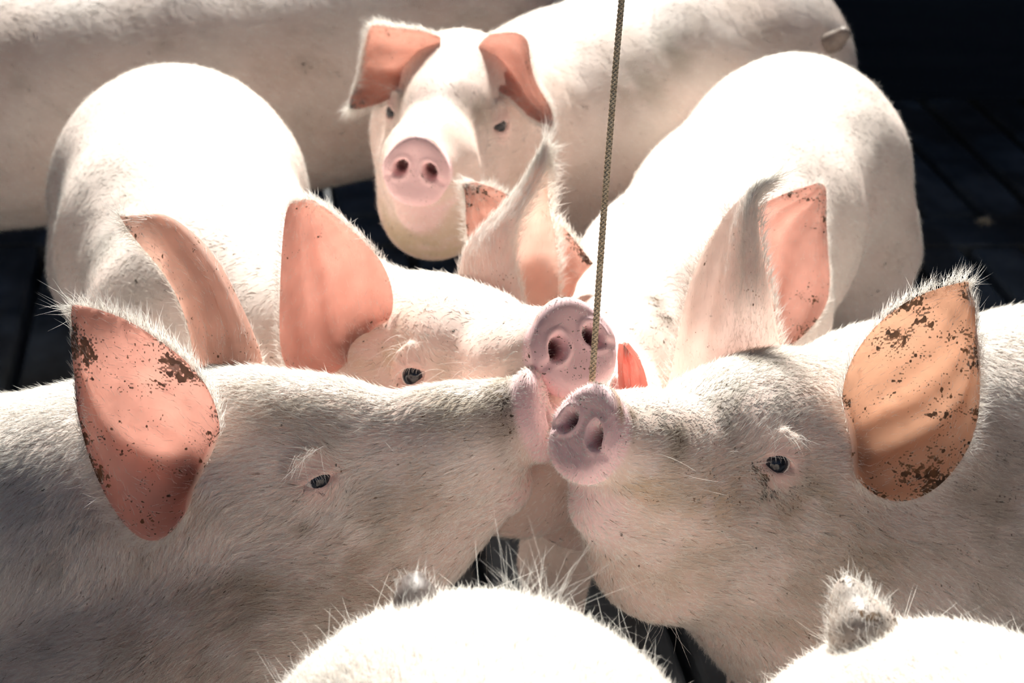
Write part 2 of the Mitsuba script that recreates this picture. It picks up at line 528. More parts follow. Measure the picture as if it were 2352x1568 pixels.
        P = self.P

        def target(m):
            q = self.local(m)
            px, py, d = pixel(m)
            seen = (px > -150) & (px < 2500) & (py > -150) & (py < 1720)
            t = np.where(seen, .006 + .003 * d, .03)
            head = (q[:, 0] > -.06) & (np.abs(q[:, 1]) < .14) & (q[:, 2] > -.26)
            t = np.where(head & seen, .0055, t)
            disc = (q[:, 0] > .245) & (q[:, 2] > -.12)
            t = np.where(disc & seen, .0024, t)
            for e, _ in (self.eyeL, self.eyeR):
                t = np.where(seen & (np.linalg.norm(q - e, axis=1) < .036), .0024, t)
            if self.tail is not None:
                t = np.where(np.linalg.norm(m - self.tail[-1][:3], axis=1) < .08, .004, t)
            return t / fine
        for _ in range(5):
            n0 = len(V)
            V, F, more = split_long(V, F, target)
            if not more:
                break
            V[n0:] = project(fn, V[n0:], 1)
        V = relax(V, F, .35)
        V = project(fn, V, 2)
        V = self.nostrils(V, F)
        for _ in range(2):
            V, F, more = split_long(V, F, lambda m: np.where((self.local(m)[:, 0] > .25) & (self.local(m)[:, 2] > -.1), .0028, 1.0))
        good = (F[:, 0] != F[:, 1]) & (F[:, 1] != F[:, 2]) & (F[:, 0] != F[:, 2])
        F = F[good]
        self.V, self.Fc = V, F
        N = unit(fn.grad(V))
        qq = self.local(V)
        calm = np.clip((.255 - qq[:, 0]) / .03, 0, 1)
        for e, _ in (self.eyeL, self.eyeR):
            calm *= np.clip((np.linalg.norm(qq - e, axis=1) - .015) / .02, 0, 1)
        V = V - N * (calm * self.F.wob * ((meshkit.fbm(V * 16 + 7, 2, self.seed) - .5) + .9 * (meshkit.noise(V * 6 + 3, self.seed) - .5)))[:, None]
        self.V = V
        inn = self.nostril_r(qq)
        inn = (np.minimum(inn[0], inn[1]) < 2.0) & (qq[:, 0] > .24)
        fn_ = np.cross(V[F[:, 1]] - V[F[:, 0]], V[F[:, 2]] - V[F[:, 0]])
        vn = np.zeros_like(V)
        for k in range(3):
            np.add.at(vn, F[:, k], fn_)
        N = np.where(inn[:, None], unit(vn), N)
        self.N = N
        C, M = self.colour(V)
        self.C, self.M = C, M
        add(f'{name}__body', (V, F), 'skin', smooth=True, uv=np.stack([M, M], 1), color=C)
        for e, nm in ((self.eyeL, 'eye'), (self.eyeR, 'eye')):
            self.eye(e)
        hv = self.hoof_mesh()
        for toe, d in self.hooves:
            m = hv.copy()
            a = math.atan2(d[1], d[0])
            m.apply_transform(trimesh.transformations.rotation_matrix(a, [0, 0, 1]))
            m.apply_translation([toe[0] + d[0] * .005, toe[1] + d[1] * .005, 0])
            add(f'{name}__hoof', m, 'hoof_horn')
        labels[name] = {'label': label, 'category': 'pig', 'group': 'white pigs crowding the pen'}

    def nostril_r(self, q):
        dq = q - np.array([.291, 0, -.043])
        out = []
        for y in (-1, 1):
            u, w = (dq @ self.ny) * y - .0180, dq @ self.nz - .001
            out.append(np.hypot(u / .0088, (w + .25 * u) / .0098))
        return out

    def nostrils(self, V, F):
        """Two pits pressed into the snout disc, each with a shallow notch running outwards."""
        q = self.local(V)
        dq = q - np.array([.291, 0, -.043])
        front = (dq @ self.nx > -.006) & (q[:, 2] > -.1)
        fn_ = np.cross(V[F[:, 1]] - V[F[:, 0]], V[F[:, 2]] - V[F[:, 0]])
        vn = np.zeros_like(V)
        for k in range(3):
            np.add.at(vn, F[:, k], fn_)
        front &= unit(vn) @ (self.Rm @ self.nx) > .25
        dep = np.zeros(len(V))
        ss = lambda a, b, x: (lambda t: t * t * (3 - 2 * t))(np.clip((x - a) / (b - a), 0, 1))
        for y, r in zip((-1, 1), self.nostril_r(q)):
            dep += .024 * (1 - ss(.45, 1.2, r)) - .0016 * np.exp(-((r - 1.45) / .28) ** 2)
            u, w = (dq @ self.ny) * y, dq @ self.nz
            t = np.clip((u - .021) / .014, 0, 1)
            d = np.hypot(u - .021 - .014 * t, w + .004 + .008 * t)
            dep += .0048 * np.exp(-(d / .0042) ** 2) * (1 - .4 * t)
        return V - (dep * front * self.s)[:, None] * (self.Rm @ self.nx)

    def hoof_mesh(self):
        parts = []
        for y in (-.0135, .0135):
            pts = []
            for z, r, fx in ((0.0, .0145, .030), (.012, .0150, .026), (.048, .0125, .006)):
                for a in np.linspace(0, 2 * np.pi, 12, endpoint=False):
                    pts.append((fx * .6 * max(math.cos(a), 0) + r * math.cos(a), y + r * .85 * math.sin(a), z))
            parts.append(trimesh.convex.convex_hull(np.array(pts)))
        return trimesh.util.concatenate(parts)

    def colour(self, X):
        """skin colour (with dried-on tan and grey soiling, some painted shade) and the amount of mud specks per vertex"""
        q = self.local(X)
        sd = self.seed
        n1 = meshkit.fbm(X * 9 + 3.1, 3, sd); n2 = meshkit.fbm(X * 24 + 1.7, 3, sd + 5); n3 = meshkit.fbm(X * 60, 2, sd + 9)
        tr = np.clip((-q[:, 0] - .02) / .12, 0, 1)[:, None]
        C = (SKIN_PINK * (1 - tr) + SKIN_BODY * tr) * (0.94 + .12 * n3[:, None])
        C = C * (1 + (n1[:, None] - .5) * np.array([.04, -.12, -.12]))
        # soiling, stronger below and on cheeks
        w = np.clip((n1 * .6 + n2 * .4 - .52 + .22 * self.tan) * 5, 0, 1) * min(1, self.tan * 1.6)
        C = C * (1 - .55 * w[:, None]) + TAN * .55 * w[:, None]
        w2 = np.clip((n2 * .7 + n3 * .3 - .60 + .12 * self.dirt) * 7, 0, 1) * self.dirt
        C = C * (1 - .7 * w2[:, None]) + GREY * .7 * w2[:, None]
        # patches of dirt and of painted shade: place on the head, size, colour, strength, crumbs
        extra = np.zeros(len(X))
        for c, rad, col, st, cr in self.soil_shade:
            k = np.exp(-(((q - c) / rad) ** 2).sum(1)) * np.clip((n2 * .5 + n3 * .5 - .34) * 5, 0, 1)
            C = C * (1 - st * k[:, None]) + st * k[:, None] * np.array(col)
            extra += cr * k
        # bare pink skin: snout, eyelids
        nx = self.nx
        sn = np.clip(((q - [.272, 0, -.043]) @ nx) / .007, 0, 1) * (q[:, 2] > -.11)
        self_low = np.clip((q[:, 0] - .235) / .03, 0, 1) * np.clip((-.085 - q[:, 2]) / .02, 0, 1) * .6
        pk = np.clip(sn + self_low, 0, 1)[:, None]
        C = C * (1 - pk) + pk * SNOUT_PINK * (0.93 + .14 * n3[:, None])
        dq = q - np.array([.291, 0, -.043])
        rim = np.clip(1 - np.abs(dq @ self.nx + .001) / .007, 0, 1) * np.clip((dq @ self.nz - .014) / .012, 0, 1) * np.clip((n2 - .38) * 6, 0, 1)
        C = C * (1 - .75 * rim[:, None]) + .75 * rim[:, None] * np.array([.40, .24, .10])
        M = np.clip(.02 + .8 * self.dirt * (1.5 * (n1 - .38) + .8 * (n2 - .45)), 0.02, .75)
        for e, _ in (self.eyeL, self.eyeR):
            r = np.linalg.norm(q - e, axis=1)
            k = np.clip(1.5 - r / .022, 0, 1)[:, None]
            C = C * (1 - k) + k * np.array([.70, .47, .43])
            M = np.where(r < .018, .05, M)
            M = M + .25 * np.exp(-((r - .032) / .008) ** 2) * (q[:, 2] < e[2]) * min(1, self.dirt * 2)
        M = np.clip(M + extra, 0, .85)
        M = M * (1 - .8 * pk[:, 0]) + .35 * rim + .22 * pk[:, 0] * np.clip((n1 - .4) * 4, 0, 1)
        # inside of the nostrils, coloured dark for the shade in the pits
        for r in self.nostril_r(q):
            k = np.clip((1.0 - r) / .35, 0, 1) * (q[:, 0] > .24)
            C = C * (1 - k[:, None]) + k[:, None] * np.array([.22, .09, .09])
        return np.clip(C, 0, 1), M

    def eye(self, e):
        c, Er = e
        s = self.s
        m = trimesh.creation.icosphere(subdivisions=4, radius=1.0)
        v = np.array(m.vertices)
        look = unit(np.array([.22, .97, -.05]))
        a = v @ look
        col = np.where(a[:, None] > .72, np.array([.010, .012, .018]), np.array([.62, .57, .54]))
        col = np.where((a[:, None] > .72) & (a[:, None] < .84), np.array([.035, .035, .045]), col)
        bulge = np.where(a > .80, 1 + .05 * (a - .80) / .2, 1.0)
        v = v * bulge[:, None] * .0150
        X = self.t + (c + v @ Er.T) @ self.Rm.T * s if False else self.t + ((c + v @ Er.T) * s) @ self.Rm.T
        f = np.array(m.faces)
        if np.linalg.det(Er) < 0:
            f = f[:, ::-1]
        add(f'{self.name}__eye', (X, f), 'eye_gloss', smooth=True, color=col, label='dark glossy eye')

    # ---- fur
    def flow(self, X, N):
        """Direction in which the coat lies: from the snout backwards, down the flanks."""
        tk = [self.P((.28, 0, -.06)), self.P((0, 0, -.06)), *[q[:3] for q in self.trunk]]
        best = np.full(len(X), 1e9); D = np.zeros_like(X); 
        for a, b in zip(tk[:-1], tk[1:]):
            ab = b - a
            t = np.clip(((X - a) @ ab) / (ab @ ab), 0, 1)
            d = np.linalg.norm(X - a - t[:, None] * ab, axis=1)
            w = d < best
            D[w] = unit(ab[None])[0]; best = np.where(w, d, best)
        side = 1 - np.clip(np.abs(N[:, 2]), 0, 1)
        q = self.local(X)
        body = np.clip(-q[:, 0] / .1 + .3, 0, 1)
        D = D + np.array([0, 0, -1.0]) * (side * (.25 + .75 * body))[:, None]
        # swirl
        w1 = (meshkit.noise(X * 7 + 2, self.seed) - .5)[:, None]
        D = D + 1.0 * w1 * np.cross(N, D)
        # round the eyes
        for e, _ in (self.eyeL, self.eyeR):
            v = X - self.P(e)
            r = np.linalg.norm(v, axis=1)
            D = D + 1.2 * np.exp(-(r / .045) ** 2)[:, None] * unit(v)
        D = D - N * (D * N).sum(1, keepdims=True)
        return unit(D)

    def fur(self, n, length=.012, radius=.00025, lift=.30, long_=0, long_len=.03):
        V, F, rng = self.V, self.Fc, self.rng
        cen = V[F].mean(1); fn_ = unit(np.cross(V[F[:, 1]] - V[F[:, 0]], V[F[:, 2]] - V[F[:, 0]]))
        px, py, d = pixel(cen)
        q = self.local(cen)
        view = unit(EYE - cen)
        facing = (fn_ * view).sum(1)
        w = np.where((px > -60) & (px < 2420) & (py > -60) & (py < 1640), 1.0, .03)
        w *= np.where(facing > -.25, 1.0, .12)
        nx = self.nx
        sn = ((q - [.266, 0, -.043]) @ nx > 0) & (q[:, 2] > -.105)
        w = np.where(sn, w * .9, w)
        for e, _ in (self.eyeL, self.eyeR):
            r = np.linalg.norm(q - e, axis=1)
            w *= np.clip((r - .012) / .02, 0.02, 1)
        w = np.where(cen[:, 2] < .05, 0, w)
        out = []
        i, b = sample_faces(V, F, w, n, rng)
        P_ = (V[F[i]] * b[:, :, None]).sum(1); N_ = unit((self.N[F[i]] * b[:, :, None]).sum(1)); C_ = (self.C[F[i]] * b[:, :, None]).sum(1)
        M_ = (self.M[F[i]] * b[:, 0:1].repeat(3, 1)).mean(1)
        D = self.flow(P_, N_)
        jit = rng.normal(0, .22, P_.shape)
        D = unit(D + jit - N_ * (jit * N_).sum(1, keepdims=True) + N_ * (lift * rng.uniform(.3, 1.5, n))[:, None])
        q = self.local(P_)
        isn = ((q - [.266, 0, -.043]) @ nx > 0) & (q[:, 2] > -.105)
        ln = length * rng.uniform(.55, 1.4, n) * np.where(q[:, 0] > .16, .65, 1.0) * np.where(isn, .40, 1)
        rad = radius * rng.uniform(.7, 1.3, n)
        D = np.where(isn[:, None], unit(D * .5 + N_ * .7), D)
        bend = -N_ * rng.uniform(.05, .25, n)[:, None] + rng.normal(0, .08, P_.shape)
        tint = np.clip(rng.normal(.99, .15, n), .5, 1.07)[:, None]
        col = FUR_WHITE * tint
        k = np.clip((C_.mean(1) - .62) / -.25, 0, 1)[:, None] * .55
        col = col * (1 - k) + k * np.array([.52, .44, .33])
        dk = rng.random(n) < .02 + .10 * M_
        col = np.where(dk[:, None], np.array([.22, .17, .12]), col)
        out.append((*hair_mesh(P_, N_, D, ln, rad, bend, rng, 1), np.clip(col, 0, 1)))
        if long_:
            i, b = sample_faces(V, F, w * np.where(q_mid(self, cen), 0, 1), long_, rng)
            P_ = (V[F[i]] * b[:, :, None]).sum(1); N_ = unit((self.N[F[i]] * b[:, :, None]).sum(1))
            D = unit(self.flow(P_, N_) * .7 + N_ * rng.uniform(.2, .9, long_)[:, None] + rng.normal(0, .3, P_.shape))
            ln = long_len * rng.uniform(.5, 1.3, long_)
            bend = -N_ * rng.uniform(.0, 1.3, long_)[:, None] + rng.normal(0, .8, P_.shape)
            out.append((*hair_mesh(P_, N_, D, ln, np.full(long_, .00014), bend, rng, 6), FUR_WHITE * np.clip(rng.normal(1, .08, (long_, 1)), .7, 1.07)))
        add_hair(f'{self.name}__fur', out)

    def whiskers(self, n, length=.026):
        V, F, rng = self.V, self.Fc, self.rng
        q = self.local(V[F].mean(1))
        w = ((q[:, 0] > .12) & (q[:, 0] < .262) & (q[:, 2] < -.05)) * 1.0
        i, b = sample_faces(V, F, w, n, rng)
        P_ = (V[F[i]] * b[:, :, None]).sum(1); N_ = unit((self.N[F[i]] * b[:, :, None]).sum(1))
        D = unit(self.flow(P_, N_) * .5 + N_ * .8 + rng.normal(0, .25, P_.shape))
        bend = rng.normal(0, .45, P_.shape) + [0, 0, -.35]
        add_hair(f'{self.name}__whiskers', [(*hair_mesh(P_, N_, D, length * rng.uniform(.4, 1.3, n), rng.uniform(.00015, .00024, n), bend, rng, 6), np.tile(FUR_WHITE, (n, 1)))], 'long pale whiskers on the muzzle')

    def lashes(self, which, n=14, brow=16):
        rng = self.rng
        c, Er = self.eyeL if which == 'L' else self.eyeR
        fwd, out, up = Er.T
        x = np.linspace(-.011, .011, n) + rng.normal(0, .0006, n)
        base = c + fwd * x[:, None] + up * (.0085 * (1 - (x / .0175) ** 2))[:, None] + out * (.0130 - 10 * x * x)[:, None]
        D = unit(out * 1.0 - up * .05 + fwd * (x / .012 * .35)[:, None] + rng.normal(0, .12, base.shape))
        parts = []
        Pw = self.t + (base * self.s) @ self.Rm.T; Dw = D @ self.Rm.T; Nw = np.repeat((out @ self.Rm.T)[None], n, 0)
        bend = np.repeat(((-up * .5) @ self.Rm.T)[None], n, 0)
        parts.append((*hair_mesh(Pw, Nw, Dw, rng.uniform(.007, .013, n), np.full(n, .00020), bend, rng, 3), np.tile(FUR_WHITE * .95, (n, 1))))
        x = rng.uniform(-.018, .022, brow)
        base = c + fwd * x[:, None] + up * (.030 + rng.normal(0, .003, brow))[:, None] + out * (.010 - 8 * x * x)[:, None]
        D = unit(out * .8 + up * .1 - fwd * .6 + rng.normal(0, .3, base.shape))
        Pw = self.t + (base * self.s) @ self.Rm.T; Dw = D @ self.Rm.T; Nw = np.repeat((out @ self.Rm.T)[None], brow, 0)
        bend = rng.normal(0, .35, base.shape) + ((-up * .5) @ self.Rm.T)
        parts.append((*hair_mesh(Pw, Nw, Dw, rng.uniform(.016, .032, brow), np.full(brow, .00022), bend, rng, 4), np.tile(FUR_WHITE, (brow, 1))))
        add_hair(f'{self.name}__eyelashes', parts, 'long white eyelashes')

    def ear(self, which, rows, inner=(.88, .535, .47), outer=(.88, .73, .66), mud=.35, mud_tip=.4, thick=.0050, fringe=1500, coat=2500, inner_coat=500, fl=.016, dz=-.008, label=None, face='in', ridges=3.2, coat_from=0.0, part='ear'):
        """An ear as a curved leaf through points seen in the photograph: rows from root to tip, each from one edge to the other."""
        rng = self.rng
        d0 = self.depth((-.01, .075 if which == 'L' else -.075, -.02)) + dz
        A = np.array([[at(x, y, d0 + d) for x, y, d in row] for row in rows])
        nr, nc = A.shape[:2]
        nu, nv = 64, 44
        u, v = np.linspace(0, 1, nu), np.linspace(0, 1, nv)
        ru, rv = np.linspace(0, 1, nr), np.linspace(0, 1, nc)
        S = np.stack([RectBivariateSpline(ru, rv, A[..., k], kx=3, ky=3 if nc > 3 else 2)(u, v) for k in range(3)], -1)
        U, W = np.meshgrid(u, v, indexing='ij')
        nrm = lambda S_: unit(np.cross(np.gradient(S_, axis=0), np.gradient(S_, axis=1)))
        n = nrm(S)
        probe = {'in': (.5, .5), 'out': (.5, .5), 'far': (.4, .8)}[face]
        pu, pv = int(probe[0] * nu), int(probe[1] * nv)
        flip = (float(n[pu, pv] @ (EYE - S[pu, pv])) > 0) == (face == 'out')
        if flip:
            n = -n
        # small waves and veins in the gristle
        n_ = meshkit.fbm(np.stack([U * 3, W * 6, U * 0 + self.seed], -1) + 5, 3, 3) - .5
        S = S + n * (n_ * .006 * np.sin(np.pi * W) * np.clip(U * 3, 0, 1))[..., None]
        wav = np.sin(2 * np.pi * (ridges * W + .35 * n_ + .15 * U)) * np.sin(np.pi * W) ** .7 * np.clip(1.05 - U, 0, 1) * np.clip(U * 4, 0, 1)
        S = S + n * (.0040 * wav)[..., None]
        n = nrm(S) * (-1 if flip else 1)
        rim = np.minimum(np.minimum(W, 1 - W) * 6, (1 - U) * 8)
        th = thick * (1 - .45 * U) * np.sqrt(np.clip(rim, 0, 1)) * .5 + .0002
        In, Out = S + n * th[..., None], S - n * th[..., None]      # n points to the hollow side
        idx = np.arange(nu * nv).reshape(nu, nv)
        q = np.stack([idx[:-1, :-1], idx[1:, :-1], idx[1:, 1:], idx[:-1, 1:]], -1).reshape(-1, 4)
        tri = np.vstack([q[:, [0, 1, 2]], q[:, [0, 2, 3]]])
        if flip:
            tri = tri[:, ::-1]
        border = np.concatenate([idx[:, 0], idx[-1, 1:], idx[-2::-1, -1], idx[0, -2:0:-1]])
        nb = np.roll(border, -1)
        o = nu * nv
        rimf = np.vstack([np.stack([border, nb, nb + o], 1), np.stack([border, nb + o, border + o], 1)])
        if not flip:
            rimf = rimf[:, ::-1]
        V = np.vstack([In.reshape(-1, 3), Out.reshape(-1, 3)])
        F = np.vstack([tri, tri[:, ::-1] + o, rimf])
        n1 = meshkit.fbm(V * 40, 3, self.seed + 2)[:, None]; n2 = meshkit.fbm(V * 110, 2, self.seed + 4)[:, None]
        Cin = np.array(inner) * (.88 + .24 * n1[:o]); Cout = np.array(outer) * (.92 + .16 * n1[o:])
        canal_shade = np.exp(-((U.ravel() / .16) ** 2 + ((W.ravel() - .62) / .24) ** 2))[:, None] * np.clip(n1[:o] * 3 - .5, 0, 1)  # root hollow coloured dark, for wax and for the shade inside
        Cin = Cin * (1 - .75 * canal_shade) + .75 * canal_shade * np.array([.20, .09, .07])
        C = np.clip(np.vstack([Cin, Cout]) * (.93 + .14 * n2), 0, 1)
        edge = np.maximum(np.abs(W - .5) * 2, U).ravel()
        clump = np.clip((meshkit.fbm(V[:o] * 26, 2, self.seed + 8) - .35) * 3, 0, 1)
        M = np.concatenate([np.clip(mud * .55 * clump + mud_tip * np.clip((edge - .55) * 1.9, 0, 1) * (.35 + clump), 0, .9), np.full(o, .10 + mud * .25)])
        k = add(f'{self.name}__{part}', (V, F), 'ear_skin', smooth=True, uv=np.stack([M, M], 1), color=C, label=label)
        # coat on the back of the ear, long fringe along the rim
        parts = []
        dU = unit(np.gradient(S, axis=0)); 
        def grab(i, j):
            return S[i, j], n[i, j], dU[i, j]
        if coat:
            i = (rng.random(coat) ** 1.0 * (nu - 2)).astype(int); j = rng.integers(1, nv - 1, coat)
            if coat_from:
                j = np.where(rng.random(coat) < .85, np.clip(rng.normal(.74, .12, coat), .45, .97) * nv, j).astype(int)
            p = Out[i, j] + rng.normal(0, .0012, (coat, 3)); nn = -n[i, j]; t = dU[i, j]
            D = unit(t + nn * rng.uniform(.15, .5, coat)[:, None] + rng.normal(0, .2, p.shape))
            parts.append((*hair_mesh(p, nn, D, rng.uniform(.006, .014, coat), rng.uniform(.0002, .0003, coat), -nn * .1, rng, 1), FUR_WHITE * np.clip(rng.normal(1, .08, (coat, 1)), .6, 1.07)))
        if inner_coat:
            i = ((rng.random(inner_coat) ** 1.3) * (nu - 2)).astype(int); j = rng.integers(1, nv - 1, inner_coat)
            p = In[i, j]; nn = n[i, j]; t = dU[i, j]
            D = unit(t + nn * rng.uniform(.15, .6, inner_coat)[:, None] + rng.normal(0, .3, p.shape))
            parts.append((*hair_mesh(p, nn, D, rng.uniform(.005, .012, inner_coat), rng.uniform(.00016, .00024, inner_coat), nn * 0, rng, 1), FUR_WHITE * np.clip(rng.normal(.95, .1, (inner_coat, 1)), .5, 1.07)))
        if fringe:
            bi, bj = np.concatenate([np.arange(nu), np.full(nv, nu - 1), np.arange(nu)]), np.concatenate([np.zeros(nu, int), np.arange(nv), np.full(nu, nv - 1)])
            seg = np.linalg.norm(np.diff(S[bi, bj], axis=0, append=S[bi, bj][-1:]), axis=1) + 1e-5
            seg[nu - 1] = seg[nu + nv - 1] = 1e-5
            z = rng.choice(len(bi), fringe, p=seg / seg.sum())
            i, j = bi[z], bj[z]
            inward = np.where(j == 0, 1, np.where(j == nv - 1, -1, 0))
            dV = unit(np.gradient(S, axis=1))[i, j]
            outd = -dV * inward[:, None] + dU[i, j] * np.where(i == nu - 1, 1.0, .9)[:, None]
            p = S[i, j] + rng.normal(0, .0013, (fringe, 3)) - n[i, j] * rng.uniform(0, .004, fringe)[:, None]
            D = unit(unit(outd) + rng.normal(0, .28, p.shape) - n[i, j] * .25)
            ln = fl * rng.uniform(.35, 1.25, fringe) * (.6 + .8 * U[i, j])
            parts.append((*hair_mesh(p, -n[i, j], D, ln, rng.uniform(.0002, .0003, fringe), rng.normal(0, .2, p.shape) + dU[i, j] * .25, rng, 2), FUR_WHITE * np.clip(rng.normal(1.02, .06, (fringe, 1)), .7, 1.07)))
        if parts:
            add_hair(f'{k}__fringe', parts)
        self.last_ear = (S, n)


def q_mid(pig, X):
    return pig.local(X)[:, 0] > .02


# ------------------------------------------------------------------ the nine pigs
A = Pig('pig', [0.0386, -0.093, -0.1079, -0.252, 1.651, 0.677, 0.95],
        [(-.37, 1.665, .535, .118), (-.55, 1.66, .475, .160), (-.84, 1.64, .465, .170), (-1.18, 1.62, .475, .160)], 11, dirt=.30, tan=.35, soil_shade_px=[(520, 1345, .014, (.28, .22, .17), .8, .35), (600, 1360, .022, (.42, .33, .20), .7, .2), (850, 1280, .035, (.40, .26, .20), .6, .15), (1140, 935, .014, (.22, .19, .17), .85, .45), (1165, 905, .012, (.20, .17, .16), .85, .4), (1160, 990, .014, (.30, .25, .20), .7, .25), (1040, 940, .03, (.45, .40, .24), .5, .05), (700, 1215, .008, (.2, .16, .13), .8, .5), (300, 1420, .05, (.50, .36, .30), .5, .1), (500, 1500, .08, (.42, .31, .26), .55, .05), (800, 1450, .08, (.40, .30, .24), .55, .05), (120, 1300, .03, (.45, .33, .27), .5, .1), (980, 1180, .03, (.52, .34, .30), .5, .05), (660, 930, .03, (.48, .43, .30), .5, .05)], eye_open=.0060,  # the broad brown patches low on the body paint in its shade
        throat=[(-.20, 1.60, .43, .125), (-.46, 1.58, .33, .175)],
        soil_shade=[((.262, 0, -.02), (.016, .04, .05), (.20, .17, .15), .75, .15), ((.17, -.06, -.10), (.05, .05, .04), (.52, .42, .25), .5, .1), ((.06, -.08, -.16), (.04, .05, .03), (.50, .36, .30), .5, .2), ((.11, -.06, -.15), (.05, .05, .04), (.56, .36, .30), .4, .1)])
D_ = Pig('pig_001', [-0.3171, -0.0633, -2.3143, 0.2542, 1.7119, 0.6691, 0.9502],
         [(.365, 1.80, .53, .120), (.54, 1.87, .475, .160), (.84, 1.93, .47, .170), (1.18, 2.00, .475, .160)], 12, dirt=.42, tan=.40, soil_shade_px=[(1750, 1130, .022, (.28, .18, .11), .7, .45), (1880, 1150, .03, (.45, .36, .24), .6, .15), (2010, 1290, .045, (.42, .32, .22), .6, .1), (1540, 1010, .022, (.30, .26, .20), .7, .3), (1450, 950, .008, (.2, .13, .08), .8, .5), (1480, 1130, .03, (.50, .36, .18), .6, .1), (1700, 900, .05, (.42, .40, .37), .6, .1), (2290, 1180, .05, (.38, .34, .29), .7, .05), (1600, 1300, .06, (.48, .38, .28), .5, .05), (1850, 1420, .06, (.45, .34, .25), .5, .05), (2330, 1400, .05, (.36, .31, .26), .6, .05)], disc_yaw=-10, eye_open=.0092,
         throat=[(.29, 1.71, .44, .120), (.52, 1.80, .42, .165)],
         soil_shade=[((.08, 0, -.01), (.10, .05, .05), (.40, .37, .33), .65, .15), ((.22, .03, -.05), (.02, .03, .03), (.30, .25, .18), .6, .25), ((.17, .05, -.10), (.04, .04, .03), (.50, .38, .20), .6, .15), ((.075, .07, -.115), (.022, .03, .018), (.30, .18, .10), .7, .35), ((.02, .08, -.14), (.05, .05, .04), (.48, .38, .26), .5, .15)])  # the grey forehead patches paint in shadow between the hairs
B = Pig('pig_002', [-0.0871, -0.3154, -1.0503, -0.0912, 1.9140, 0.664, 1.0150],
        [(-.19, 1.99, .535, .115), (-.325, 2.13, .515, .145), (-.405, 2.38, .515, .155), (-.452, 2.62, .52, .158)], 13, dirt=.30, tan=.25, soil_shade_px=[(510, 480, .014, (.30, .29, .27), .8, .2), (420, 440, .04, (.55, .53, .48), .6, .05), (240, 560, .05, (.58, .56, .52), .6, .15), (300, 680, .05, (.52, .51, .48), .6, .1), (870, 800, .04, (.50, .42, .26), .6, .1), (1020, 860, .02, (.5, .4, .3), .4, .1)], eye_open=.0092)
C_ = Pig('pig_003', [-0.3044, 0.1196, -1.7825, 0.1476, 1.9882, 0.6201, 0.9905],
         [(.175, 2.09, .525, .115), (.215, 2.21, .52, .140), (.29, 2.42, .525, .145), (.385, 2.66, .54, .143)], 14, dirt=.35, tan=.15, step=(1, (-.075, -.10)), soil_shade_px=[(1500, 690, .022, (.20, .18, .16), .85, .35), (1530, 740, .02, (.26, .23, .20), .8, .3), (1440, 645, .014, (.42, .39, .36), .8, .05), (1500, 640, .014, (.42, .39, .36), .8, .05), (1380, 650, .014, (.42, .39, .36), .8, .05), (1460, 780, .03, (.45, .40, .33), .6, .1), (1820, 290, .022, (.45, .43, .40), .6, .1), (1660, 330, .012, (.45, .42, .36), .5, .1)],
         soil_shade=[((.06, .05, -.03), (.05, .03, .04), (.25, .23, .20), .8, .3), ((-.02, 0, -.02), (.02, .07, .04), (.45, .42, .38), .6, .1)])
E_ = Pig('pig_004', [0.0432, 0.1657, -1.7187, -0.0651, 2.5444, 0.7345, 0.9702],
         [(-.02, 2.69, .57, .115), (.07, 2.84, .52, .165), (.21, 2.99, .53, .178), (.37, 3.13, .54, .160)], 15, dirt=.15, tan=.35, soil_shade_px=[(1000, 290, .03, (.42, .36, .28), .6, 0), (930, 220, .02, (.40, .33, .26), .6, 0), (1090, 250, .025, (.40, .34, .26), .6, 0), (960, 520, .04, (.46, .38, .20), .6, 0), (1480, 200, .05, (.45, .42, .35), .6, 0), (1560, 120, .04, (.42, .39, .32), .6, 0), (955, 440, .012, (.22, .12, .10), .6, .5)], eye_open=.0075,
         soil_shade=[((.2, 0, -.19), (.08, .09, .05), (.50, .42, .24), .7, 0), ((.09, .05, -.06), (.04, .03, .03), (.45, .38, .30), .5, 0), ((.09, -.05, -.06), (.04, .03, .03), (.45, .38, .30), .5, 0), ((.3, 0, -.075), (.02, .03, .012), (.25, .15, .12), .5, .4)])
F_ = Pig('pig_005', [0, 0, 2.9, -1.27, 2.99, .64, 1.0],
         [(-1.14, 3.01, .53, .135), (-.98, 3.05, .46, .178), (-.50, 3.19, .475, .200), (-.08, 3.36, .50, .185)], 16, dirt=.35, tan=.35)
G_ = Pig('pig_006', [0, 0, -1.35, .16, .16, .66, .95],
         [(.14, .26, .56, .125), (.12, .42, .54, .160), (.06, .78, .555, .165), (-.025, 1.15, .574, .158)], 17, dirt=.15, tan=.2)
H_ = Pig('pig_007', [0, 0, -1.2, .68, .16, .66, .95],
         [(.62, .26, .56, .125), (.56, .42, .54, .160), (.44, .78, .565, .165), (.292, 1.14, .565, .152)], 18, dirt=.1, tan=.1)
PIGS = [A, D_, B, C_, E_, F_, G_, H_]
# where two pigs push against each other, one of them gives way
C_.press = [B.F, D_.F]; H_.press = [G_.F];

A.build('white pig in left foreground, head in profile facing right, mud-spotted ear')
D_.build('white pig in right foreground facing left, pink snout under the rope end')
B.build('white pig behind the left foreground pig, raising its snout to the rope')
C_.build('white pig with sunlit rump at right, head behind the raised snout')
E_.build('white pig in the middle background facing the camera with folded ears')
F_.build('large shaded pig standing sideways at upper left behind the sunlit rump')
G_.build('white pig at bottom centre seen from behind, curly hair on its rump')
H_.build('white pig at bottom right corner seen from behind, short raised tail')
A.fur(100000, .013); D_.fur(100000, .0125); B.fur(65000, .012); C_.fur(40000, .012); E_.fur(32000, .013, .00024); F_.fur(26000, .016, .0003)
G_.fur(36000, .014, .0002, .5, 1500, .017); H_.fur(26000, .014, .0002, .4, 800, .016)


